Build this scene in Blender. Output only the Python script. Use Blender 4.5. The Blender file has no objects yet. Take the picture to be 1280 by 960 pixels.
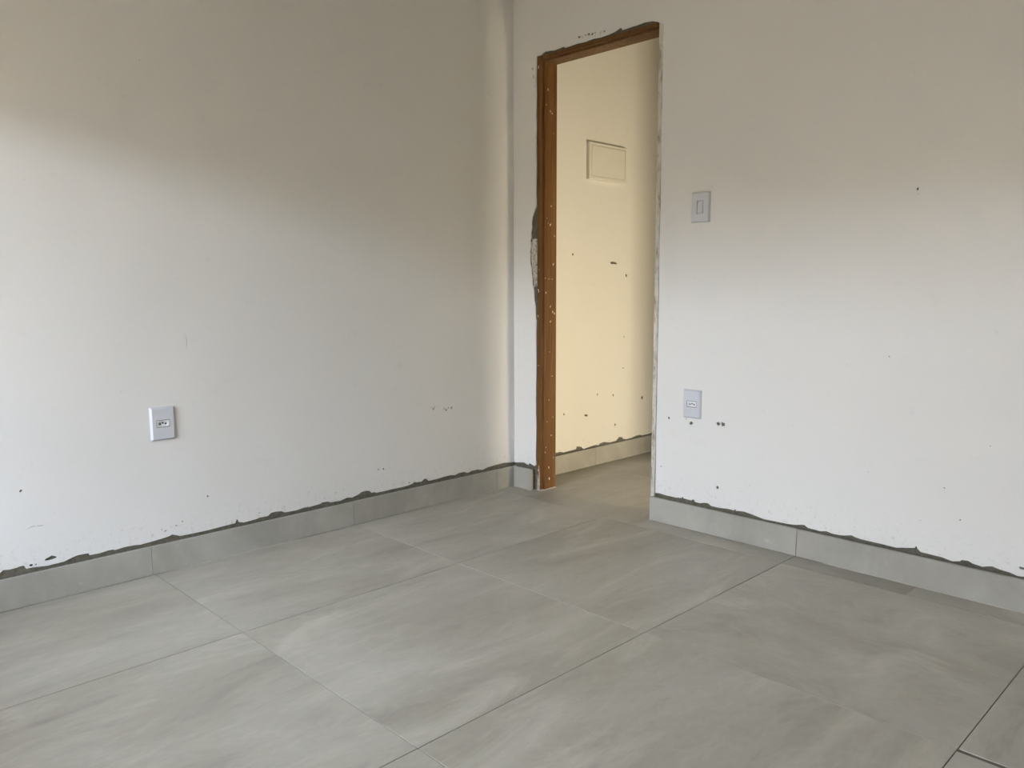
import bpy, bmesh, math, random
from mathutils import Matrix, Vector
random.seed(7)
C = bpy.context.scene.collection
scene = bpy.context.scene

# ------------------------------------------------------------------ camera
cam_d = bpy.data.cameras.new('camera')
cam_d.sensor_width = 36.0
cam_d.sensor_fit = 'HORIZONTAL'
cam_d.lens = 993.69 / 1280 * 36.0
cam_d.clip_start = 0.02
cam = bpy.data.objects.new('camera', cam_d)
C.objects.link(cam)
R_ = Vector((0.70088886, 0.7132642, -0.00299821)).normalized()
B_ = Vector((0.70822898, -0.69542982, 0.12161037)).normalized()
U_ = B_.cross(R_).normalized()
cam.matrix_world = Matrix(((R_.x, U_.x, B_.x, 2.81638), (R_.y, U_.y, B_.y, -2.78098),
                           (R_.z, U_.z, B_.z, 1.0), (0, 0, 0, 1)))
scene.camera = cam

# ------------------------------------------------------------------ sky, lamps, exposure
SKY_STRENGTH = 93.0
world = bpy.data.worlds.new('sky')
scene.world = world
world.use_nodes = True
wn = world.node_tree.nodes
wl = world.node_tree.links
bgn = wn['Background']
tc = wn.new('ShaderNodeTexCoord')
sp = wn.new('ShaderNodeSeparateXYZ')
rp = wn.new('ShaderNodeValToRGB')
rp.color_ramp.elements[0].position = 0.5
rp.color_ramp.elements[0].color = (0.86, 0.92, 1.0, 1)
rp.color_ramp.elements[1].position = 1.0
rp.color_ramp.elements[1].color = (0.62, 0.76, 1.0, 1)
mp = wn.new('ShaderNodeMapRange')
mp.inputs['From Min'].default_value = -1
wl.new(tc.outputs['Generated'], sp.inputs[0])
wl.new(sp.outputs['Z'], mp.inputs['Value'])
wl.new(mp.outputs[0], rp.inputs[0])
wl.new(rp.outputs[0], bgn.inputs['Color'])
bgn.inputs['Strength'].default_value = SKY_STRENGTH

def area_lamp(name, loc, target, sx, sy, power, color, portal=False, spread=180):
    d = bpy.data.lights.new(name, 'AREA')
    d.shape = 'RECTANGLE'
    d.size, d.size_y = sx, sy
    d.energy = power
    d.color = color
    d.spread = math.radians(spread)
    d.cycles.is_portal = portal
    o = bpy.data.objects.new(name, d)
    C.objects.link(o)
    o.location = loc
    o.rotation_euler = (Vector(target) - Vector(loc)).to_track_quat('-Z', 'Y').to_euler()
    return o

# the big window behind the camera (sky comes in through it)
WX0, WX1, WZ0, WZ1, WY = 0.35, 1.95, 1.0, 1.96, -4.0
area_lamp('window_portal', ((WX0 + WX1) / 2, WY - 0.13, (WZ0 + WZ1) / 2),
          ((WX0 + WX1) / 2, 0, (WZ0 + WZ1) / 2), WX1 - WX0, WZ1 - WZ0, 1, (1, 1, 1), True)
# added area lamp, stands in for warm daylight reaching the hallway
area_lamp('hall_fill_lamp', (2.5, 0.48, 0.34), (0, 0.58, 0.72), 0.60, 0.6, 49, (1.0, 0.85, 0.60))

scene.view_settings.view_transform = 'Standard'
scene.view_settings.look = 'None'
scene.view_settings.gamma = 1
scene.view_settings.exposure = 0.08
scene.cycles.use_denoising = True
scene.cycles.max_bounces = 12
scene.cycles.diffuse_bounces = 8

# ------------------------------------------------------------------ materials
class NT:
    def __init__(s, name):
        s.m = bpy.data.materials.new(name)
        s.m.use_nodes = True
        s.t = s.m.node_tree
        s.b = s.t.nodes['Principled BSDF']
        s.tc = s.t.nodes.new('ShaderNodeTexCoord')
    def n(s, kind, **kw):
        nd = s.t.nodes.new('ShaderNode' + kind)
        for k, v in kw.items():
            if k.startswith('i_'):
                nd.inputs[k[2:].replace('_', ' ')].default_value = v
            else:
                setattr(nd, k, v)
        return nd
    def l(s, a, b):
        s.t.links.new(a, b)
    def noise(s, scale, detail=4, rough=0.55, vec=None, dist=0.0):
        nd = s.n('TexNoise', i_Scale=scale, i_Detail=detail, i_Roughness=rough, i_Distortion=dist)
        s.l(vec if vec is not None else s.tc.outputs['Object'], nd.inputs['Vector'])
        return nd.outputs['Fac']
    def stretch(s, sx, sy, sz, src=None, rz=0.0):
        mpn = s.n('Mapping')
        mpn.inputs['Scale'].default_value = (sx, sy, sz)
        mpn.inputs['Rotation'].default_value = (0, 0, rz)
        s.l(src if src is not None else s.tc.outputs['Object'], mpn.inputs['Vector'])
        return mpn.outputs[0]
    def ramp(s, fac, stops):
        r = s.n('ValToRGB')
        e = r.color_ramp.elements
        while len(e) < len(stops):
            e.new(0.5)
        for el, (p, c) in zip(e, stops):
            el.position = p
            el.color = tuple(c) + (1,) if len(c) == 3 else c
        s.l(fac, r.inputs[0])
        return r.outputs[0]
    def gray(s, fac, a, b):
        mr = s.n('MapRange')
        mr.inputs['From Min'].default_value = a
        mr.inputs['From Max'].default_value = b
        s.l(fac, mr.inputs['Value'])
        return mr.outputs[0]
    def mix(s, fac, a, b, mode='MIX'):
        mx = s.n('Mix', data_type='RGBA', blend_type=mode)
        if hasattr(fac, 'is_linked') or hasattr(fac, 'links'):
            s.l(fac, mx.inputs[0])
        else:
            mx.inputs[0].default_value = fac
        for v, sock in ((a, mx.inputs[6]), (b, mx.inputs[7])):
            if isinstance(v, tuple):
                sock.default_value = v + (1,) if len(v) == 3 else v
            else:
                s.l(v, sock)
        return mx.outputs[2]
    def bump(s, h, strength, dist=0.01, prev=None):
        bn = s.n('Bump')
        bn.inputs['Strength'].default_value = strength
        bn.inputs['Distance'].default_value = dist
        s.l(h, bn.inputs['Height'])
        if prev is not None:
            s.l(prev, bn.inputs['Normal'])
        return bn.outputs[0]
    def fin(s, col=None, rough=0.6, normal=None, spec=0.5):
        if col is not None:
            if isinstance(col, tuple):
                s.b.inputs['Base Color'].default_value = col + (1,)
            else:
                s.l(col, s.b.inputs['Base Color'])
        if isinstance(rough, (int, float)):
            s.b.inputs['Roughness'].default_value = rough
        else:
            s.l(rough, s.b.inputs['Roughness'])
        if normal is not None:
            s.l(normal, s.b.inputs['Normal'])
        s.b.inputs['Specular IOR Level'].default_value = spec
        return s.m

def mat_paint(name, base, dirt=(0.46, 0.42, 0.36)):
    t = NT(name)
    n1 = t.noise(1.6, 5, 0.6)
    col = t.mix(t.gray(n1, 0.3, 0.75), base, tuple(c * 0.965 for c in base))
    # faint scuffs and dusty smudges
    sm = t.noise(9, 7, 0.72, t.stretch(1, 1, 1.6), 0.6)
    col = t.mix(t.gray(sm, 0.60, 0.86), col, tuple(c * 0.86 for c in base))
    # splashes of dirt close to the floor
    sx = t.n('SeparateXYZ')
    t.l(t.tc.outputs['Object'], sx.inputs[0])
    low = t.gray(sx.outputs['Z'], 0.24, 0.10)
    sp2 = t.noise(55, 4, 0.7)
    ml = t.n('Math', operation='MULTIPLY')
    t.l(low, ml.inputs[0]); t.l(t.gray(sp2, 0.56, 0.72), ml.inputs[1])
    m2 = t.n('Math', operation='MULTIPLY'); m2.inputs[1].default_value = 0.8
    t.l(ml.outputs[0], m2.inputs[0])
    col = t.mix(m2.outputs[0], col, dirt)
    # tiny dark specks
    sk = t.noise(140, 1, 0.4)
    gate = t.gray(t.noise(5, 3, 0.6), 0.55, 0.62)
    m3 = t.n('Math', operation='MULTIPLY')
    t.l(t.gray(sk, 0.785, 0.81), m3.inputs[0]); t.l(gate, m3.inputs[1])
    col = t.mix(m3.outputs[0], col, (0.22, 0.2, 0.17))
    nb = t.bump(t.noise(3.0, 3, 0.5), 0.25, 0.02)
    nb = t.bump(t.noise(26, 5, 0.6), 0.12, 0.004, nb)
    return t.fin(col, 0.42, nb, 0.35)

M = {}
M['paint'] = mat_paint('white_wall_paint', (0.75, 0.745, 0.73))
M['paint_hall'] = mat_paint('hall_wall_paint', (0.76, 0.74, 0.69))
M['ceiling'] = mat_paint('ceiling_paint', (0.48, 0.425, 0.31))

def mat_mortar():
    t = NT('grey_mortar')
    n1 = t.noise(60, 6, 0.7)
    col = t.ramp(n1, [(0.3, (0.085, 0.079, 0.060)), (0.7, (0.175, 0.164, 0.128))])
    return t.fin(col, 0.95, t.bump(t.noise(160, 6, 0.7), 0.8, 0.004), 0.2)
M['mortar'] = mat_mortar()

def mat_grout():
    t = NT('tile_grout')
    col = t.ramp(t.noise(30, 5), [(0.35, (0.085, 0.08, 0.07)), (0.7, (0.13, 0.125, 0.11))])
    return t.fin(col, 0.9)
M['grout'] = mat_grout()
t = NT('light_grout')
M['grout_light'] = t.fin(t.ramp(t.noise(40, 4), [(0.3, (0.36, 0.35, 0.31)), (0.7, (0.5, 0.485, 0.44))]), 0.9)

def mat_tile(name, tone=1.0, axis='y'):
    """large porcelain tile with the cloudy, streaked look of trowelled cement"""
    t = NT(name)
    oi = t.n('ObjectInfo')
    off = t.n('VectorMath', operation='MULTIPLY_ADD')
    cmb = t.n('CombineXYZ')
    t.l(oi.outputs['Random'], cmb.inputs[0]); t.l(oi.outputs['Random'], cmb.inputs[1]); t.l(oi.outputs['Random'], cmb.inputs[2])
    t.l(cmb.outputs[0], off.inputs[0])
    off.inputs[1].default_value = (37.0, 91.0, 13.0)
    t.l(t.tc.outputs['Object'], off.inputs[2])
    src = off.outputs[0]
    a, b = (1.7, 0.8) if axis == 'y' else (0.8, 1.7)
    v1 = t.stretch(a, b, 1.0, src, 0.25)
    v2 = t.stretch(a * 1.6, b, 1.0, src, -0.15)
    big = t.noise(1.5, 5, 0.55, v1, 0.5)
    mid = t.noise(2.4, 8, 0.66, v2, 0.9)
    vein = t.noise(1.5, 5, 0.55, v1, 2.0)
    fine = t.noise(34, 6, 0.7, v1, 0.4)
    k = tone
    base = t.ramp(big, [(0.30, (0.290 * k, 0.274 * k, 0.228 * k)), (0.50, (0.332 * k, 0.318 * k, 0.272 * k)),
                        (0.70, (0.368 * k, 0.356 * k, 0.312 * k))])
    base = t.mix(t.gray(mid, 0.51, 0.78), base, (0.450 * k, 0.436 * k, 0.380 * k))
    base = t.mix(t.gray(mid, 0.46, 0.22), base, (0.232 * k, 0.216 * k, 0.184 * k))
    vg = t.n('Math', operation='SUBTRACT'); vg.inputs[1].default_value = 0.5
    t.l(vein, vg.inputs[0])
    va = t.n('Math', operation='ABSOLUTE'); t.l(vg.outputs[0], va.inputs[0])
    vm = t.n('Math', operation='MULTIPLY'); vm.inputs[1].default_value = 0.10
    t.l(t.gray(va.outputs[0], 0.022, 0.0), vm.inputs[0])
    base = t.mix(vm.outputs[0], base, (0.46 * k, 0.447 * k, 0.41 * k))
    fm = t.mix(t.gray(fine, 0.35, 0.65), (0.96, 0.96, 0.96), (1.035, 1.035, 1.035))
    col = t.mix(1.0, base, fm, 'MULTIPLY')
    rg = t.n('MapRange'); rg.inputs['To Min'].default_value = 0.38; rg.inputs['To Max'].default_value = 0.56
    t.l(mid, rg.inputs['Value'])
    return t.fin(col, rg.outputs[0], t.bump(fine, 0.05, 0.002), 0.4)
M['tile_y'] = mat_tile('cement_look_tile', 1.04, 'y')
M['tile_x'] = mat_tile('cement_look_tile_turned', 1.07, 'x')
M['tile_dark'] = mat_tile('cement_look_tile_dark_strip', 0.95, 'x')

def mat_plinth():
    t = NT('cement_look_skirting')
    oi = t.n('ObjectInfo')
    off = t.n('VectorMath', operation='ADD')
    t.l(t.tc.outputs['Object'], off.inputs[0]); t.l(oi.outputs['Random'], off.inputs[1])
    big = t.noise(3.2, 6, 0.6, t.stretch(1.3, 1.3, 0.8, off.outputs[0]), 0.5)
    fine = t.noise(30, 6, 0.65, off.outputs[0])
    col = t.ramp(big, [(0.3, (0.285, 0.275, 0.242)), (0.5, (0.345, 0.335, 0.300)), (0.7, (0.41, 0.40, 0.36))])
    col = t.mix(t.gray(fine, 0.62, 0.8), col, (0.47, 0.455, 0.415))
    return t.fin(col, 0.5, None, 0.4)
M['plinth'] = mat_plinth()

def mat_wood(name, k=1.0, pale=0.0):
    t = NT(name)
    v = t.stretch(34, 34, 1.6)
    g = t.noise(1.0, 8, 0.65, v, 1.5)
    col = t.ramp(g, [(0.28, (0.098 * k, 0.036 * k, 0.006 * k)), (0.5, (0.175 * k, 0.078 * k, 0.018 * k)),
                     (0.75, (0.255 * k, 0.122 * k, 0.034 * k))])
    # dried paint and plaster haze
    hz = t.noise(7, 6, 0.7, t.stretch(1, 1, 0.6))
    m = t.n('Math', operation='MULTIPLY'); m.inputs[1].default_value = 0.35
    t.l(t.gray(hz, 0.58, 0.78), m.inputs[0])
    col = t.mix(m.outputs[0], col, (0.33, 0.25, 0.17))
    sp_ = t.noise(120, 2, 0.5)
    col = t.mix(t.gray(sp_, 0.77, 0.80), col, (0.62, 0.56, 0.46))
    if pale:
        pl = t.noise(16, 7, 0.75, t.stretch(1, 1, 0.35))
        col = t.mix(t.gray(pl, 0.70, 0.62), col, (0.60, 0.57, 0.50))
        pl2 = t.noise(40, 6, 0.75, t.stretch(1, 1, 0.3))
        col = t.mix(t.gray(pl2, 0.48, 0.64), col, (0.27, 0.24, 0.18))
    return t.fin(col, 0.55, t.bump(g, 0.25, 0.002), 0.35)
M['wood'] = mat_wood('varnished_door_frame_wood', 0.78)
M['wood_dark'] = mat_wood('door_frame_rebate_wood', 0.62)
M['wood_pale'] = mat_wood('plaster_smeared_wood', 0.8, 1.0)

def mat_plain(name, c, rough=0.4, spec=0.5):
    t = NT(name)
    n = t.noise(12, 4, 0.6)
    return t.fin(t.mix(t.gray(n, 0.3, 0.7), c, tuple(x * 0.96 for x in c)), rough, None, spec)
M['plastic'] = mat_plain('white_switch_plastic', (0.60, 0.615, 0.66), 0.35)
M['plastic_white'] = mat_plain('bright_white_plastic', (0.78, 0.79, 0.80), 0.35)
M['gap_shade'] = mat_plain('module_gap_shade_tone', (0.07, 0.075, 0.085), 0.5)  # near-black tone, paints shade into the gap round the socket insert
M['plastic_cream'] = mat_plain('cream_panel_plastic', (0.73, 0.70, 0.62), 0.4)
M['hole'] = mat_plain('dark_socket_hole', (0.015, 0.015, 0.017), 0.8)
M['fleck'] = mat_plain('dried_paint_fleck', (0.70, 0.62, 0.48), 0.7)
M['ground'] = mat_plain('warm_yard_soil', (0.235, 0.18, 0.12), 0.95)  # plain warm soil colour, no sun on it
M['outside'] = mat_plain('sky_blocker_render', (0.215, 0.165, 0.11), 0.9)  # for the added overhang and walls that block sky
t = NT('crumbled_plaster')
cc = t.ramp(t.noise(90, 5, 0.75), [(0.38, (0.16, 0.145, 0.12)), (0.47, (0.55, 0.52, 0.46)), (0.7, (0.72, 0.69, 0.63))])
M['crumble'] = t.fin(cc, 0.95, t.bump(t.noise(120, 5, 0.7), 1.0, 0.004), 0.2)
t = NT('window_glass')
t.b.inputs['Transmission Weight'].default_value = 1.0
M['glass'] = t.fin((1, 1, 1), 0.02)
M['alu'] = mat_plain('white_aluminium', (0.7, 0.7, 0.7), 0.35)

# ------------------------------------------------------------------ mesh helpers
def link_mesh(name, me, mat, parent=None, loc=(0, 0, 0), kind=None, label=None):
    o = bpy.data.objects.new(name, me)
    C.objects.link(o)
    if mat is not None and len(me.materials) == 0:
        me.materials.append(mat)
    o.location = loc
    if parent is not None:
        o.parent = parent
    if kind:
        o['kind'] = kind
    if label:
        o['label'] = label
    return o

def bm_box(bm, a, b):
    x0, y0, z0 = a; x1, y1, z1 = b
    vs = [bm.verts.new(p) for p in ((x0, y0, z0), (x1, y0, z0), (x1, y1, z0), (x0, y1, z0),
                                    (x0, y0, z1), (x1, y0, z1), (x1, y1, z1), (x0, y1, z1))]
    for f in ((0, 3, 2, 1), (4, 5, 6, 7), (0, 1, 5, 4), (1, 2, 6, 5), (2, 3, 7, 6), (3, 0, 4, 7)):
        bm.faces.new([vs[i] for i in f])

def mesh_from(bm, name, bevel=0.0, segs=1, smooth=False):
    if bevel:
        bmesh.ops.bevel(bm, geom=bm.edges[:], offset=bevel, segments=segs, affect='EDGES', profile=0.5)
    bmesh.ops.recalc_face_normals(bm, faces=bm.faces[:])
    me = bpy.data.meshes.new(name)
    bm.to_mesh(me); bm.free()
    if smooth:
        for p in me.polygons:
            p.use_smooth = True
    return me

def boxes(name, lst, mat, parent=None, bevel=0.0, kind=None, label=None, loc=(0, 0, 0), segs=1):
    bm = bmesh.new()
    for a, b in lst:
        bm_box(bm, a, b)
    return link_mesh(name, mesh_from(bm, name, bevel, segs), mat, parent, loc, kind, label)

def tile_box(name, a, b, mat, parent, bevel=0.0005):
    """box whose origin is its own centre"""
    c = [(p + q) / 2 for p, q in zip(a, b)]
    return boxes(name, [([p - k for p, k in zip(a, c)], [q - k for q, k in zip(b, c)])], mat, parent, bevel, loc=c)

def sheet(name, loops, plane, d0, d1, mat, parent=None, kind=None, label=None):
    """extruded flat sheet with ragged outline and holes.  plane 'x': loops are (y,z), thickness d0..d1 in x;
    plane 'y': loops are (x,z), thickness in y."""
    cu = bpy.data.curves.new(name, 'CURVE')
    cu.dimensions = '2D'
    cu.fill_mode = 'BOTH'
    cu.extrude = abs(d1 - d0) / 2
    for lp in loops:
        s = cu.splines.new('POLY')
        s.points.add(len(lp) - 1)
        for p, (u, v) in zip(s.points, lp):
            p.co = (u, v, 0, 1)
        s.use_cyclic_u = True
    tmp = bpy.data.objects.new(name, cu)
    C.objects.link(tmp)
    dg = bpy.context.evaluated_depsgraph_get()
    me = bpy.data.meshes.new_from_object(tmp.evaluated_get(dg))
    bpy.data.objects.remove(tmp)
    mid = (d0 + d1) / 2
    for v in me.vertices:
        u, w, h = v.co
        v.co = (mid + h, u, w) if plane == 'x' else (u, mid - h, w)
    bm = bmesh.new(); bm.from_mesh(me)
    bmesh.ops.remove_doubles(bm, verts=bm.verts[:], dist=1e-6)
    bmesh.ops.recalc_face_normals(bm, faces=bm.faces[:])
    bm.to_mesh(me); bm.free()
    me.name = name
    return link_mesh(name, me, mat, parent, kind=kind, label=label)

def thing(name, label, cat, loc=(0, 0, 0), rot=(0, 0, 0), group=None):
    o = bpy.data.objects.new(name, None)
    C.objects.link(o)
    o.location = loc; o.rotation_euler = rot
    o.empty_display_size = 0.05
    o['label'] = label; o['category'] = cat
    if group:
        o['group'] = group
    return o

def ragged(u0, u1, z, amp=0.006, step=0.03):
    """invented ragged edge for stretches the photograph does not show"""
    out = []; u = u0; sgn = 1 if u1 > u0 else -1
    while (u - u1) * sgn < 0:
        out.append((u, z + random.uniform(-0.4, 1) * amp + (random.random() < 0.08) * 0.01))
        u += sgn * step * random.uniform(0.5, 1.4)
    return out

def blob(u, v, r, squash=1.0, ang=0.0, n=9):
    r *= 1.22
    pts = []
    for i in range(n):
        a = 2 * math.pi * i / n
        rr = r * random.uniform(0.65, 1.25)
        x, y = rr * math.cos(a), rr * math.sin(a) * squash
        pts.append((u + x * math.cos(ang) - y * math.sin(ang), v + x * math.sin(ang) + y * math.cos(ang)))
    return pts

# ------------------------------------------------------------------ ragged lower edges of the paint, metres (along wall, height)
EDGE_L = [(-2.249,0.1203), (-2.240,0.1283), (-2.223,0.1251), (-2.205,0.1258), (-2.194,0.1282), (-2.183,0.1280), (-2.177,0.1160), (-2.161,0.1159), (-2.144,0.1139), (-2.116,0.1109), (-2.093,0.1117), (-2.069,0.1125), (-2.045,0.1201), (-2.028,0.1240), (-1.994,0.1226), (-1.992,0.1152), (-1.960,0.1142), (-1.934,0.1178), (-1.919,0.1170), (-1.912,0.1138), (-1.883,0.1168), (-1.849,0.1159), (-1.830,0.1129), (-1.790,0.1150), (-1.748,0.1185), (-1.728,0.1213), (-1.720,0.1252), (-1.703,0.1185), (-1.692,0.1130), (-1.663,0.1124), (-1.619,0.1115), (-1.574,0.1121), (-1.528,0.1143), (-1.484,0.1156), (-1.477,0.1297), (-1.471,0.1253), (-1.468,0.1169), (-1.449,0.1113), (-1.400,0.1135), (-1.383,0.1163), (-1.350,0.1157), (-1.336,0.1257), (-1.316,0.1263), (-1.292,0.1230), (-1.278,0.1154), (-1.229,0.1136), (-1.193,0.1178), (-1.179,0.1166), (-1.177,0.1212), (-1.172,0.1152), (-1.120,0.1183), (-1.109,0.1228), (-1.082,0.1210), (-1.071,0.1155), (-1.025,0.1133), (-0.998,0.1183), (-0.990,0.1203), (-0.966,0.1158), (-0.934,0.1236), (-0.918,0.1310), (-0.898,0.1325), (-0.877,0.1287), (-0.865,0.1176), (-0.853,0.1188), (-0.844,0.1138), (-0.802,0.1131), (-0.760,0.1142), (-0.716,0.1135), (-0.672,0.1146), (-0.645,0.1190), (-0.631,0.1276), (-0.627,0.1213), (-0.595,0.1193), (-0.581,0.1281), (-0.571,0.1302), (-0.562,0.1248), (-0.553,0.1157), (-0.511,0.1158), (-0.463,0.1189), (-0.424,0.1199), (-0.394,0.1149), (-0.374,0.1212), (-0.339,0.1211), (-0.314,0.1129), (-0.288,0.1184), (-0.251,0.1183), (-0.220,0.1111), (-0.183,0.1190), (-0.129,0.1223), (-0.073,0.1236), (-0.017,0.1167), (-0.000,0.1161)]
EDGE_S = [(0.011,0.1158), (0.068,0.1248), (0.096,0.1170), (0.108,0.1269), (0.141,0.1180), (0.152,0.1258)]
EDGE_R = [(0.861,0.1160), (0.883,0.1184), (0.916,0.1158), (0.969,0.1153), (0.996,0.1189), (1.000,0.1281), (1.006,0.1190), (1.043,0.1176), (1.054,0.1249), (1.062,0.1145), (1.085,0.1139), (1.104,0.1193), (1.122,0.1212), (1.138,0.1125), (1.178,0.1123), (1.214,0.1162), (1.239,0.1147), (1.246,0.1226), (1.249,0.1152), (1.284,0.1190), (1.319,0.1148), (1.370,0.1063), (1.419,0.1073), (1.467,0.1083), (1.493,0.1107), (1.530,0.1187), (1.546,0.1099), (1.576,0.1090), (1.591,0.1078), (1.615,0.1131), (1.636,0.1088), (1.665,0.1094), (1.679,0.1112), (1.705,0.1184), (1.722,0.1135), (1.750,0.1112), (1.805,0.1109), (1.858,0.1093), (1.917,0.1219), (1.921,0.1313), (1.927,0.1215), (1.937,0.1130), (1.972,0.1118), (2.002,0.1109), (2.034,0.1052), (2.057,0.1111), (2.061,0.1162), (2.080,0.1182), (2.094,0.1125), (2.122,0.1089), (2.133,0.1131), (2.149,0.1171), (2.171,0.1124), (2.198,0.1102), (2.220,0.1044), (2.237,0.1064)]
EDGE_H = [(0.313,0.1166), (0.345,0.1162), (0.377,0.1092), (0.423,0.1112), (0.476,0.1123), (0.482,0.1270), (0.523,0.1189), (0.543,0.1046), (0.599,0.1102), (0.648,0.1123), (0.669,0.1070), (0.683,0.1165), (0.719,0.1184), (0.770,0.1089), (0.829,0.1100), (0.859,0.1296), (0.897,0.1196), (0.897,0.1125), (0.927,0.1058), (0.982,0.1080), (1.021,0.1148), (1.060,0.1144), (1.085,0.1087), (1.158,0.1087)]

PH = 0.1026          # skirting height
PT = 0.005           # thickness of plaster skin
ZC = 2.75            # ceiling height
XR, YF = 3.7, -4.0   # right wall, front wall
FX0, FX1, FZ = 0.1575, 0.8595, 2.059   # door frame outer

# ------------------------------------------------------------------ floor: grout bed and tiles
floor = boxes('floor', [((0.0, YF, -0.10), (XR, 0.13, -0.0022)), ((0.0, 0.13, -0.10), (4.6, 3.2, -0.0022))], M['grout'], kind='structure')
J = 0.0011
XS = [0.004, 0.682, 1.510, 2.339, 3.168, 3.696]
YS = [-3.996, -3.44, -2.615, -1.790, -0.962, -0.131]
k = 0
for i in range(len(XS) - 1):
    for j in range(len(YS) - 1):
        x0, x1, y0, y1 = XS[i], XS[i + 1], YS[j], YS[j + 1]
        if i == 3 and j == 4:
            y0 += 0.006
        if i == 3 and j == 3:
            y1 -= 0.006
        m = M['tile_x'] if (i, j) in ((2, 4), (3, 3)) else M['tile_y']
        tile_box('tile', (x0 + J, y0 + J, -0.009), (x1 - J, y1 - J, random.uniform(-0.0003, 0.0002)), m, floor)
# cut strip in front of the door wall, the threshold tile and hallway tiles
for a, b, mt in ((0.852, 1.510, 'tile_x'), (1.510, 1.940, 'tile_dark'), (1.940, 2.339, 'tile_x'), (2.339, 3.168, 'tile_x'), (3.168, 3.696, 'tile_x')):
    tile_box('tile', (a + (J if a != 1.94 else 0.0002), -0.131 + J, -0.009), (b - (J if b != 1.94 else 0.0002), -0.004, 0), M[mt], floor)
tile_box('tile', (0.004, -0.131 + J, -0.009), (0.852 - J, 0.603 - J, -0.0002), M['tile_y'], floor)
for y0, y1 in ((0.603, 1.433), (1.433, 2.263), (2.263, 3.093)):
    tile_box('tile', (0.004, y0 + J, -0.009), (0.852 - J, y1 - J, 0), M['tile_x'], floor)
for x0, x1 in ((0.852, 1.682), (1.682, 2.512), (2.512, 3.342), (3.342, 4.2)):
    tile_box('tile', (x0 + J, 0.134, -0.009), (x1 - J, 0.603 - J, 0), M['tile_y'], floor)
    tile_box('tile', (x0 + J, 0.603 + J, -0.009), (x1 - J, 1.3, 0), M['tile_y'], floor)

# ------------------------------------------------------------------ left wall (runs on into the hallway)
wall_left = boxes('wall_left', [((-0.14, YF, -0.02), (-PT, 0.0, ZC)), ((-0.14, 0.0, -0.02), (-PT, 3.2, ZC))], M['mortar'], kind='structure')
edge = ragged(YF + 0.002, -2.26, 0.116) + EDGE_L
outer = [(YF + 0.001, ZC - 0.001)] + edge + [(0.0, ZC - 0.001)]
holes = [
    blob(-2.105, 0.1335, 0.0135, 0.42, 0.1), blob(-2.163, 0.1245, 0.004), blob(-2.150, 0.1235, 0.0025),
    blob(-1.680, 0.1639, 0.0028), blob(-1.702, 0.1535, 0.0035, 0.6), blob(-1.711, 0.1565, 0.0016), blob(-1.741, 0.1425, 0.0045, 0.5, 0.4), blob(-1.753, 0.1500, 0.0022),
    blob(-1.721, 0.1525, 0.0016), blob(-1.583, 0.2383, 0.0034), blob(-1.383, 0.1352, 0.0045, 0.4, 0.3),
    blob(-0.5195, 0.4450, 0.0040), blob(-0.5290, 0.4530, 0.0032), blob(-0.5125, 0.4552, 0.0034), blob(-0.496, 0.4555, 0.0026),
    blob(-0.4545, 0.4390, 0.0044), blob(-0.4435, 0.4325, 0.0046), blob(-0.4655, 0.4345, 0.0018), blob(-0.4745, 0.4315, 0.0022), blob(-0.429, 0.4410, 0.0055, 0.6, 0.5),
    blob(-0.411, 0.4385, 0.0058, 0.7, 0.9),
    blob(-1.378, 0.3889, 0.0018), blob(-1.362, 0.3862, 0.0014), blob(-1.348, 0.3850, 0.0016), blob(-1.332, 0.3826, 0.0016),
    blob(-0.828, 0.2146, 0.0040), blob(-0.802, 0.2120, 0.0040), blob(-0.863, 0.1809, 0.0018),
    blob(-2.175, 0.3679, 0.0035), blob(-0.663, 0.1262, 0.0036),
    blob(-1.30, 1.33, 0.0014), blob(-1.02, 1.32, 0.0022), blob(-2.10, 1.33, 0.0014),
]
# hairline scratch marks
def scratch(pts, w):
    l = [(u, v + w) for u, v in pts]
    r = [(u, v - w) for u, v in reversed(pts)]
    return l + r
holes.append(scratch([(-2.166, 0.2415), (-2.158, 0.2475), (-2.149, 0.2492), (-2.143, 0.2485)], 0.0006))
holes.append(scratch([(-2.139, 0.2482), (-2.130, 0.2465), (-2.120, 0.2455)], 0.0009))
holes.append([(-1.6345, 0.835), (-1.6330, 0.835), (-1.6295, 0.815), (-1.6315, 0.795), (-1.6290, 0.778), (-1.6300, 0.778), (-1.6330, 0.795), (-1.6310, 0.815)])
sheet('plaster', [outer] + holes, 'x', -PT, 0.0, M['paint'], wall_left)
edge = [(0.131, 0.1166)] + ragged(0.133, 0.30, 0.1166, 0.003) + EDGE_H + ragged(1.18, 3.19, 0.112)
outer = [(0.131, ZC - 0.001)] + edge + [(3.199, 0.112), (3.199, ZC - 0.001)]
holes = [blob(0.439, 1.1684, 0.0050, 1.3), blob(0.786, 1.1308, 0.0290, 0.24, -0.08), blob(0.905, 1.0605, 0.009, 0.8),
         blob(0.657, 0.3984, 0.0055), blob(0.798, 0.3801, 0.0060), blob(0.375, 0.3195, 0.0055),
         blob(0.562, 0.2892, 0.015, 0.35, -0.1), blob(0.820, 0.2053, 0.0065), blob(0.887, 0.5303, 0.005), blob(0.891, 0.7108, 0.004), blob(1.078, 0.3381, 0.009)]
hall = boxes('wall_hallway', [((-PT - 0.002, 0.131, ZC - 0.01), (-PT - 0.001, 3.19, ZC - 0.002))], M['mortar'], kind='structure')
sheet('plaster', [outer] + holes, 'x', -PT, 0.0, M['paint_hall'], hall)

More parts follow.
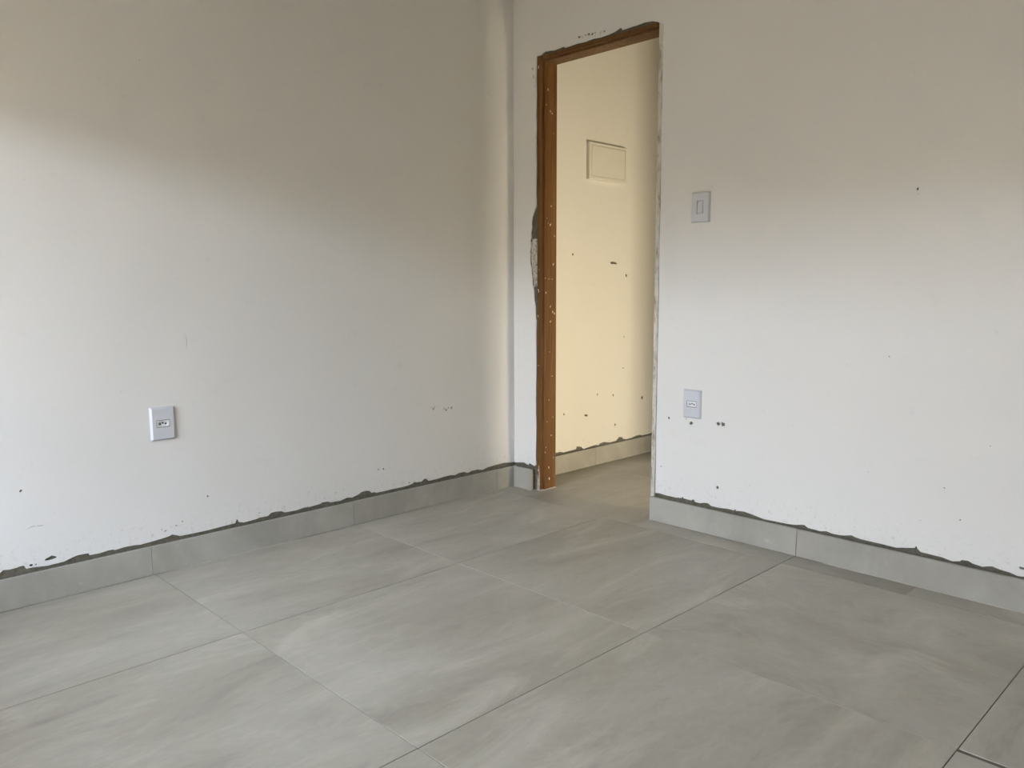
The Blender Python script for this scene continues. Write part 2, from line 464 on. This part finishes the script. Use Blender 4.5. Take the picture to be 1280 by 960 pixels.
# ------------------------------------------------------------------ door wall
TW = 0.13
wall_back = boxes('wall_back', [((0.0, PT, -0.02), (FX0 - 0.002, TW, ZC)), ((FX0 - 0.002, PT, FZ + 0.001), (FX1 + 0.003, TW, ZC)),
                                ((FX1 + 0.003, PT, -0.02), (XR, TW, ZC))], M['mortar'], kind='structure')
jl = [(0.152, 0.1258), (0.150, 0.16), (0.1525, 0.30), (0.150, 0.45), (0.153, 0.62), (0.151, 0.78), (0.1535, 0.838), (0.149, 0.850), (0.146, 0.9087), (0.139, 0.9355),
      (0.136, 0.985), (0.127, 1.012), (0.125, 1.045), (0.121, 1.0619), (0.120, 1.0887), (0.1135, 1.110), (0.112, 1.1385), (0.115, 1.155), (0.111, 1.168),
      (0.117, 1.190), (0.113, 1.2221), (0.121, 1.233), (0.118, 1.255), (0.124, 1.2783), (0.122, 1.305), (0.128, 1.330), (0.134, 1.3419), (0.146, 1.365), (0.1535, 1.378),
      (0.151, 1.45), (0.1535, 1.56), (0.1515, 1.70), (0.1545, 1.74), (0.151, 1.80), (0.1535, 1.90), (0.151, 1.96), (0.1545, 2.055)]
top = [(0.1555, 2.0620), (0.181, 2.0605), (0.190, 2.066), (0.211, 2.0725), (0.222, 2.068), (0.231, 2.0697), (0.262, 2.065), (0.300, 2.0678), (0.319, 2.0705), (0.330, 2.063), (0.348, 2.0635), (0.40, 2.066),
       (0.441, 2.0635), (0.49, 2.067), (0.532, 2.0635), (0.58, 2.066), (0.612, 2.070), (0.627, 2.0745), (0.643, 2.081), (0.652, 2.0681), (0.70, 2.0700), (0.73, 2.0705), (0.763, 2.0735), (0.802, 2.0700), (0.815, 2.0655), (0.826, 2.0620)]
crk = [(0.8600, 2.045), (0.8590, 1.90), (0.8605, 1.72), (0.8595, 1.60), (0.8615, 1.35), (0.860, 1.19), (0.8625, 0.95), (0.8608, 0.75), (0.8625, 0.52), (0.8610, 0.35), (0.8630, 0.20), (0.862, 0.1199)]
outer = [(0.0, ZC - 0.001), (0.0, 0.1165)] + EDGE_S + jl[1:] + top + crk + [(p[0] + 0.004, p[1]) for p in EDGE_R[:1]] + EDGE_R[1:] + ragged(2.26, XR - 0.01, 0.111) + [(XR - 0.001, 0.11), (XR - 0.001, ZC - 0.001)]
holes = [
    blob(0.924, 0.4506, 0.0052, 0.8), blob(1.010, 0.4556, 0.0022), blob(1.018, 0.4530, 0.0012), blob(1.032, 0.4408, 0.0095, 0.6, 0.8), blob(1.158, 0.4541, 0.0068), blob(1.1795, 0.4540, 0.0072),
    blob(1.163, 0.1936, 0.0062), blob(0.889, 0.2366, 0.0028), blob(1.147, 0.2010, 0.0012),
    blob(2.231, 0.1317, 0.010, 0.4, 0), blob(1.800, 0.7624, 0.0022), blob(1.861, 1.3103, 0.0035, 1.3), blob(1.864, 1.294, 0.0015), blob(1.032, 1.0337, 0.0018),
    blob(1.554, 0.1877, 0.0015), blob(1.348, 0.2414, 0.0014), blob(2.049, 0.2470, 0.0024), blob(1.751, 0.3558, 0.0018), blob(1.996, 0.3432, 0.0022), blob(1.468, 0.4816, 0.0018),
    blob(1.60, 0.44, 0.0013), blob(2.12, 0.50, 0.0018), blob(1.36, 0.70, 0.0016), blob(1.93, 0.22, 0.0016),
    blob(0.412, 2.0915, 0.0080, 0.6, -0.3), blob(0.431, 2.0875, 0.0030), blob(0.449, 2.0925, 0.005, 0.4, -0.1), blob(0.468, 2.0905, 0.0078, 0.55, -0.3), blob(0.4875, 2.0875, 0.0062, 0.8, 0.3), blob(0.5035, 2.0890, 0.0034, 1.2), blob(0.501, 2.0765, 0.003),
    scratch([(0.528, 2.073), (0.536, 2.083), (0.541, 2.090)], 0.0028), blob(0.556, 2.0845, 0.004),
    blob(0.128, 2.0100, 0.0035, 1.6), blob(0.131, 1.975, 0.0035, 1.8), blob(0.143, 1.930, 0.0022, 1.8), blob(0.124, 0.80, 0.0010),
]
sheet('plaster', [outer] + holes, 'y', 0.0, PT, M['paint'], wall_back)
# crumbled plaster in the broken edge beside the frame
bm = bmesh.new()
ring = []
prof = [(1.000, 0.132), (1.03, 0.131), (1.06, 0.125), (1.085, 0.1225), (1.105, 0.120), (1.13, 0.1145), (1.16, 0.1165), (1.185, 0.1150), (1.21, 0.1165), (1.225, 0.124)]
for z, xa in prof:
    row = []
    for s in range(6):
        x = xa + (0.1555 - xa) * s / 5
        row.append(bm.verts.new((x, PT - 0.0005 - (0.0 if s in (0, 5) else random.uniform(0.0015, 0.008)), z + random.uniform(-0.004, 0.004))))
    ring.append(row)
for a, b in zip(ring[:-1], ring[1:]):
    for s in range(5):
        bm.faces.new((a[s], a[s + 1], b[s + 1], b[s]))
link_mesh('crumbled_plaster', mesh_from(bm, 'crumbled_plaster'), M['crumble'], wall_back, kind='stuff')

# ------------------------------------------------------------------ other walls, ceiling (outside the picture, they hold the daylight)
wall_right = boxes('wall_right', [((XR, YF - 0.15, -0.02), (XR + 0.15, TW, ZC))], M['paint'], kind='structure')
wall_front = boxes('wall_front', [((-0.14, YF - 0.15, -0.02), (WX0, YF, ZC)), ((WX1, YF - 0.15, -0.02), (XR, YF, ZC)),
                                  ((WX0, YF - 0.15, -0.02), (WX1, YF, WZ0)), ((WX0, YF - 0.15, WZ1), (WX1, YF, ZC))], M['paint'], kind='structure')
ceiling = boxes('ceiling', [((-0.14, YF - 0.15, ZC), (4.75, 3.35, ZC + 0.12))], M['ceiling'], kind='structure')
boxes('wall_corridor', [((0.95, 0.87, -0.02), (1.05, 3.2, ZC)), ((1.05, 1.3, -0.02), (4.6, 1.42, ZC))], M['paint'], kind='structure')
boxes('wall_corridor_end', [((-0.14, 3.2, -0.02), (1.05, 3.35, ZC))], M['paint'], kind='structure')
boxes('wall_living_room', [((XR + 0.15, TW - 0.15, -0.02), (4.75, TW, ZC)), ((4.6, TW, -0.02), (4.75, 1.42, ZC))], M['paint'], kind='structure')
win = boxes('window_1', [((WX0, YF - 0.10, WZ0), (WX0 + 0.04, YF - 0.05, WZ1)), ((WX1 - 0.04, YF - 0.10, WZ0), (WX1, YF - 0.05, WZ1)),
                         ((WX0 + 0.04, YF - 0.10, WZ1 - 0.04), (WX1 - 0.04, YF - 0.05, WZ1)), ((WX0 + 0.04, YF - 0.10, WZ0), (WX1 - 0.04, YF - 0.05, WZ0 + 0.04))], M['alu'], kind='structure')

# ------------------------------------------------------------------ skirting
def skirting(name, pieces, axis, face, back, z1=PH, sgn=1):
    """bedding mortar (the structure) carries one tile object per piece"""
    u0 = pieces[0][0]; u1 = pieces[-1][1]
    mid = back + (face - back) * 0.45
    lo, hi = sorted((mid, back))
    if axis == 'y':
        bed = boxes(name, [((lo, u0 + 0.001, -0.003), (hi, u1 - 0.001, z1 - 0.0015))], M['mortar'], kind='structure')
    else:
        bed = boxes(name, [((u0 + 0.001, lo, -0.003), (u1 - 0.001, hi, z1 - 0.0015))], M['mortar'], kind='structure')
    lo, hi = sorted((face, mid))
    for a, b in pieces:
        dz = random.uniform(-0.0006, 0.0006)
        if axis == 'y':
            tile_box('tile', (lo, a + 0.0008, 0.0012), (hi, b - 0.0008, z1 + dz), M['plinth'], bed, 0.0006)
        else:
            tile_box('tile', (a + 0.0008, lo, 0.0012), (b - 0.0008, hi, z1 + dz), M['plinth'], bed, 0.0006)
    return bed
bl = skirting('baseboard_left', [(YF + 0.01, -2.629), (-2.629, -1.800), (-1.800, -0.971), (-0.971, -0.142), (-0.142, -0.0005)], 'y', 0.0199, 0.0005)
bb = skirting('baseboard_back', [(0.852, 1.515), (1.515, 2.343), (2.343, 3.171), (3.171, 3.69)], 'x', -0.0259, -0.0005)
bc = skirting('baseboard_corner', [(0.0207, 0.1425)], 'x', -0.0259, -0.0005)
bh = skirting('baseboard_hallway', [(0.132, 0.627), (0.627, 1.457), (1.457, 2.287), (2.287, 3.117)], 'y', 0.0181, 0.0005)
# thin bead of pale grout where skirting meets floor
boxes('grout_bead', [((0.0199, -1.74, 0.0), (0.0217, -1.24, 0.0020)), ((0.0199, -0.36, 0.0), (0.0215, -0.03, 0.002))], M['grout_light'], bl)
boxes('grout_bead', [((1.62, -0.0280, 0.0), (3.1, -0.0259, 0.0022))], M['grout_light'], bb)
boxes('grout_bead', [((0.0222, -0.0278, 0.0), (0.142, -0.0259, 0.002))], M['grout_light'], bc)

# ------------------------------------------------------------------ door frame
door = bpy.data.objects.new('door_1', None)
C.objects.link(door)
door.location = (FX0, 0, 0)
door['kind'] = 'structure'
def off(lst):
    return [((a[0] - FX0, a[1], a[2]), (b[0] - FX0, b[1], b[2])) for a, b in lst]
def frame_part(name, profile, axis, a, b, mat, label=None):
    """profile: closed (u, y) outline swept along axis 'z' (u=x) or 'x' (u=z)"""
    bm = bmesh.new()
    n = len(profile)
    vs = []
    for w in (a, b):
        for u, y in profile:
            vs.append(bm.verts.new((u - FX0, y, w) if axis == 'z' else (w - FX0, y, u)))
    bm.faces.new(vs[:n]); bm.faces.new(vs[n:])
    for i in range(n):
        bm.faces.new((vs[i], vs[(i + 1) % n], vs[n + (i + 1) % n], vs[n + i]))
    bmesh.ops.bevel(bm, geom=bm.edges[:], offset=0.0009, segments=1, affect='EDGES')
    return link_mesh(name, mesh_from(bm, name), mat, door, label=label)
Y0, YR, YB = 0.0015, 0.022, 0.105
jamb_l = frame_part('jamb', [(FX0, Y0), (0.1755, Y0), (0.1755, YR), (0.1875, YR), (0.1875, YB), (FX0, YB)], 'z', 0.004, FZ, M['wood'], 'brown wooden jamb with pale paint flecks')
lint = frame_part('lintel', [(FZ, Y0), (2.045, Y0), (2.045, YR), (2.036, YR), (2.036, YB), (FZ, YB)], 'x', 0.1880, 0.8300, M['wood'])
jamb_r = frame_part('jamb', [(0.8578, Y0), (0.8375, Y0), (0.8375, YR), (0.832, YR), (0.832, YB), (0.8578, YB)], 'z', 0.004, FZ, M['wood_pale'], 'jamb smeared with off-white plaster')
# flecks of dried paint on the left jamb
FL = [(0.066, 1.381, 3), (0.036, 1.323, 1.5), (0.061, 1.293, 5), (0.090, 1.241, 2.5), (0.083, 1.106, 3.5), (0.051, 1.035, 2), (0.074, 1.035, 2),
      (0.063, 0.904, 3), (0.080, 0.877, 4), (0.092, 0.869, 3.5), (0.063, 0.831, 3.5), (0.054, 0.109, 3.5), (0.058, 0.051, 4.5), (0.071, 0.269, 2.5),
      (0.042, 1.913, 3), (0.031, 1.843, 2), (0.059, 1.818, 3), (0.070, 1.809, 3), (0.053, 0.447, 2), (0.076, 0.564, 2), (0.058, 0.683, 2), (0.030, 0.97, 4),
      (0.026, 1.04, 2), (0.045, 1.30, 1.5), (0.04, 0.34, 2), (0.028, 0.19, 3), (0.083, 0.36, 1.5), (0.034, 0.215, 2), (0.088, 0.155, 2)]
bm = bmesh.new()
for y, z, r in FL:
    n = 7; r *= 0.00085
    ang = random.uniform(-0.4, 0.4)
    top_ = []
    bot_ = []
    for i in range(n):
        a = 2 * math.pi * i / n
        rr = r * random.uniform(0.6, 1.2)
        dy, dz = rr * math.cos(a), rr * 2.0 * math.sin(a)
        dy += dz * math.sin(ang)
        top_.append(bm.verts.new((0.1883 - FX0, max(0.0235, y) + dy * 0.8, z + dz)))
        bot_.append(bm.verts.new((0.1871 - FX0, max(0.0235, y) + dy, z + dz)))
    bm.faces.new(top_)
    for i in range(n):
        bm.faces.new((top_[i], bot_[i], bot_[(i + 1) % n], top_[(i + 1) % n]))
for z, x, r in [(0.857, 0.163, 3.4), (0.978, 0.168, 3.5), (0.985, 0.164, 2.2), (1.08, 0.170, 1.6), (0.10, 0.165, 3), (0.05, 0.169, 3), (0.62, 0.166, 1.8), (2.01, 0.1655, 5)]:
    n = 7; r *= 0.0009
    top_ = []; bot_ = []
    for i in range(n):
        a = 2 * math.pi * i / n
        rr = r * random.uniform(0.6, 1.2)
        top_.append(bm.verts.new((x + rr * 0.8 * math.cos(a) - FX0, Y0 - 0.001, z + rr * 2.0 * math.sin(a))))
        bot_.append(bm.verts.new((x + rr * math.cos(a) - FX0, Y0 + 0.0004, z + rr * 2.1 * math.sin(a))))
    bm.faces.new(top_)
    for i in range(n):
        bm.faces.new((top_[i], bot_[i], bot_[(i + 1) % n], top_[(i + 1) % n]))
link_mesh('paint_flecks', mesh_from(bm, 'paint_flecks'), M['fleck'], jamb_l, kind='stuff')
# mortar smears and floor grout at the foot of the left jamb
bm = bmesh.new()
def smear(x0, x1, z0, z1, y=Y0):
    n = 9
    L_ = [(x0 + random.uniform(-0.001, 0.001), z0 + (z1 - z0) * i / (n - 1)) for i in range(n)]
    R2 = [(x1 + random.uniform(-0.0015, 0.0015) - (x1 - x0) * 0.7 * max(0, (i / (n - 1) - 0.6)) / 0.4, z0 + (z1 - z0) * i / (n - 1)) for i in range(n)]
    lv = [bm.verts.new((p[0] - FX0, y - 0.0002, p[1])) for p in L_]
    mv = [bm.verts.new(((p[0] + q_[0]) / 2 - FX0, y - random.uniform(0.0012, 0.0035), p[1])) for p, q_ in zip(L_, R2)]
    rv = [bm.verts.new((p[0] - FX0, y - 0.0002, p[1])) for p in R2]
    for i in range(n - 1):
        bm.faces.new((lv[i], mv[i], mv[i + 1], lv[i + 1]))
        bm.faces.new((mv[i], rv[i], rv[i + 1], mv[i + 1]))
smear(0.1600, 0.1660, 0.004, 0.078)
smear(0.1690, 0.1752, 0.003, 0.125)
link_mesh('mortar_smear', mesh_from(bm, 'mortar_smear'), M['grout_light'], jamb_l, kind='stuff')
boxes('grout_bead', off([((0.1875, 0.012, 0.0), (0.1905, 0.105, 0.004)), ((0.160, -0.002, 0.0), (0.1900, 0.0225, 0.0035))]), M['grout_light'], jamb_l)

# ------------------------------------------------------------------ plates
def prism(bm, loop0, loop1, cap0=True, cap1=True):
    a = [bm.verts.new(p) for p in loop0]; b = [bm.verts.new(p) for p in loop1]
    n = len(a)
    for i in range(n):
        bm.faces.new((a[i], a[(i + 1) % n], b[(i + 1) % n], b[i]))
    if cap0: bm.faces.new(a)
    if cap1: bm.faces.new(b)
    return a, b

def rrect(w, h, r, d, n=3):
    pts = []
    for cx, cz, a0 in ((w / 2 - r, h / 2 - r, 0), (-w / 2 + r, h / 2 - r, 90), (-w / 2 + r, -h / 2 + r, 180), (w / 2 - r, -h / 2 + r, 270)):
        for i in range(n + 1):
            a = math.radians(a0 + 90 * i / n)
            pts.append((cx + r * math.cos(a), -d, cz + r * math.sin(a)))
    return pts

def plate_mesh(w, h, th, ow, oh, edge):
    """wall plate with sloped rim and a rectangular opening; front looks along -y, back at y=0"""
    bm = bmesh.new()
    l0 = rrect(w, h, 0.003, 0.0)
    l1 = rrect(w, h, 0.003, th * 0.35)
    l2 = rrect(w - 2 * edge, h - 2 * edge, 0.002, th)
    l3 = rrect(ow, oh, 0.0008, th)
    l4 = rrect(ow, oh, 0.0008, 0.002)
    rows = [[bm.verts.new(p) for p in l] for l in (l0, l1, l2, l3, l4)]
    n = len(l0)
    for a, b in zip(rows[:-1], rows[1:]):
        for i in range(n):
            bm.faces.new((a[i], a[(i + 1) % n], b[(i + 1) % n], b[i]))
    bm.faces.new(rows[0])
    bm.faces.new(rows[-1])
    return mesh_from(bm, 'plate')

def hexa(w, h, d, cut):
    return [(-w / 2 + cut, -d, h / 2), (w / 2 - cut, -d, h / 2), (w / 2, -d, 0.001), (w / 2, -d, -0.001), (w / 2 - cut, -d, -h / 2), (-w / 2 + cut, -d, -h / 2), (-w / 2, -d, -0.001), (-w / 2, -d, 0.001)]

def outlet(label, loc, rz, w=0.083, h=0.117):
    t_ = thing('power_outlet', label, 'outlet', loc, (0, 0, rz), 'power outlets')
    th = 0.0095
    link_mesh('plate', plate_mesh(w, h, th, 0.047, 0.0265, 0.0055), M['plastic'], t_)
    # module block with recessed well: ring face between rectangle and hexagonal well
    bm = bmesh.new()
    o8 = [(-0.0215, -th + 0.0004, 0.0112), (0.0, -th + 0.0004, 0.0112), (0.0215, -th + 0.0004, 0.0112), (0.0215, -th + 0.0004, -0.0002), (0.0215, -th + 0.0004, -0.0112), (0.0, -th + 0.0004, -0.0112), (-0.0215, -th + 0.0004, -0.0112), (-0.0215, -th + 0.0004, 0.0002)]
    i8 = [(-0.012, -th + 0.0004, 0.0085), (0.0, -th + 0.0004, 0.0085), (0.012, -th + 0.0004, 0.0085), (0.0195, -th + 0.0004, 0.0), (0.012, -th + 0.0004, -0.0085), (0.0, -th + 0.0004, -0.0085), (-0.012, -th + 0.0004, -0.0085), (-0.0195, -th + 0.0004, 0.0)]
    w8 = [(x, -th + 0.0045, z) for x, y, z in i8]
    b8 = [(x, -th + 0.0055, z) for x, y, z in o8]
    ro, ri, rw, rb = [[bm.verts.new(p) for p in l] for l in (o8, i8, w8, b8)]
    for i in range(8):
        j2 = (i + 1) % 8
        bm.faces.new((ro[i], ro[j2], ri[j2], ri[i]))
        bm.faces.new((ri[i], ri[j2], rw[j2], rw[i]))
        bm.faces.new((rb[i], rb[j2], ro[j2], ro[i]))
    bm.faces.new(rw); bm.faces.new(rb)
    mod = link_mesh('socket_module', mesh_from(bm, 'socket_module'), M['plastic_white'], t_, label='white socket insert')
    for hx, hz in ((-0.0095, 0.0), (0.0, 0.0028), (0.0095, 0.0)):
        bm = bmesh.new()
        c0 = [(0.0031 * math.cos(a), -th + 0.0046, 0.0031 * math.sin(a)) for a in [2 * math.pi * i / 12 for i in range(12)]]
        c1 = [(x, -th + 0.0040, z) for x, y, z in c0]
        prism(bm, c0, c1)
        hole = link_mesh('pin_hole', mesh_from(bm, 'pin_hole'), M['hole'], mod, loc=(hx, 0, hz - 0.001))
    bm = bmesh.new()
    for a, b in (((-0.0235, -th + 0.0012, 0.0113), (0.0235, -th + 0.003, 0.01325)), ((-0.0235, -th + 0.0012, -0.01325), (0.0235, -th + 0.003, -0.0113)),
                 ((-0.0235, -th + 0.0012, -0.0122), (-0.0217, -th + 0.003, 0.0122)), ((0.0217, -th + 0.0012, -0.0122), (0.0235, -th + 0.003, 0.0122))):
        bm_box(bm, a, b)
    link_mesh('module_gap_shade', mesh_from(bm, 'module_gap_shade'), M['gap_shade'], t_)  # dark strips standing in for the shaded gap around the insert
    return t_

outlet('white plastic power outlet on the left wall, above the long skirting', (0.0, -1.7315, 0.529), math.radians(90))
outlet('white plastic power outlet on the door wall, right of the doorway, below the light switch', (1.039, 0.0, 0.5215), 0.0)

sw = thing('light_switch', 'white single-rocker light switch on the wall right of the doorway', 'switch', (1.0557, 0.0, 1.309))
sth = 0.0095
link_mesh('plate', plate_mesh(0.084, 0.1185, sth, 0.0275, 0.0505, 0.0045), M['plastic'], sw)
bm = bmesh.new()
prism(bm, [(-0.0115, -sth + 0.0035, -0.0238), (0.0115, -sth + 0.0035, -0.0238), (0.0115, -sth + 0.0035, 0.0238), (-0.0115, -sth + 0.0035, 0.0238)],
      [(-0.0115, -sth - 0.0018, -0.0238), (0.0115, -sth - 0.0018, -0.0238), (0.0115, -sth + 0.0015, 0.0238), (-0.0115, -sth + 0.0015, 0.0238)])
bmesh.ops.bevel(bm, geom=bm.edges[:], offset=0.0006, segments=1, affect='EDGES')
link_mesh('rocker', mesh_from(bm, 'rocker'), M['plastic'], sw)

# ------------------------------------------------------------------ electrical panel in the hallway
pn = thing('electrical_panel', 'cream distribution panel cover on the hallway wall seen through the doorway', 'panel', (0.0, 0.706, 1.665), (0, 0, math.radians(90)))
PW, PHH, PD = 0.325, 0.196, 0.022
bm = bmesh.new()
loops = [rrect(PW, PHH, 0.004, 0.0), rrect(PW, PHH, 0.004, PD - 0.004), rrect(PW - 0.008, PHH - 0.008, 0.003, PD), rrect(PW - 0.034, PHH - 0.034, 0.002, PD), rrect(PW - 0.034, PHH - 0.034, 0.002, PD - 0.005)]
rows = [[bm.verts.new(p) for p in l] for l in loops]
n = len(rows[0])
for a, b in zip(rows[:-1], rows[1:]):
    for i in range(n):
        bm.faces.new((a[i], a[(i + 1) % n], b[(i + 1) % n], b[i]))
bm.faces.new(rows[0]); bm.faces.new(rows[-1])
link_mesh('panel_frame', mesh_from(bm, 'panel_frame'), M['plastic_cream'], pn)
boxes('panel_door', [((-(PW - 0.039) / 2, -PD - 0.0005, -(PHH - 0.039) / 2), ((PW - 0.039) / 2, -PD + 0.0048, (PHH - 0.039) / 2))], M['plastic_cream'], pn, 0.001)

# ------------------------------------------------------------------ outside: ground, plus an unseen overhang and walls added to block sky light
boxes('eave_sky_blocker', [((-0.5, YF - 1.7, 2.34), (XR + 0.5, YF - 0.15, 2.42))], M['outside'], kind='structure')  # added overhang, cuts steep sky light before the window
boxes('wall_sky_blocker', [((-12, -7.15, -0.3), (14, -7.0, 2.30))], M['outside'], kind='structure')  # added wall, blocks the low sky to shape light on the room walls
boxes('wall_sky_blocker_tall', [((-12, -7.6, -0.3), (-0.1, -7.16, 2.75)), ((1.7, -7.6, -0.3), (14, -7.16, 2.50))], M['outside'], kind='structure')  # added taller blocks, dim sky light arriving from either side
boxes('ground', [((-12, -16, -0.35), (16, YF - 0.15, -0.25))], M['ground'], kind='structure')
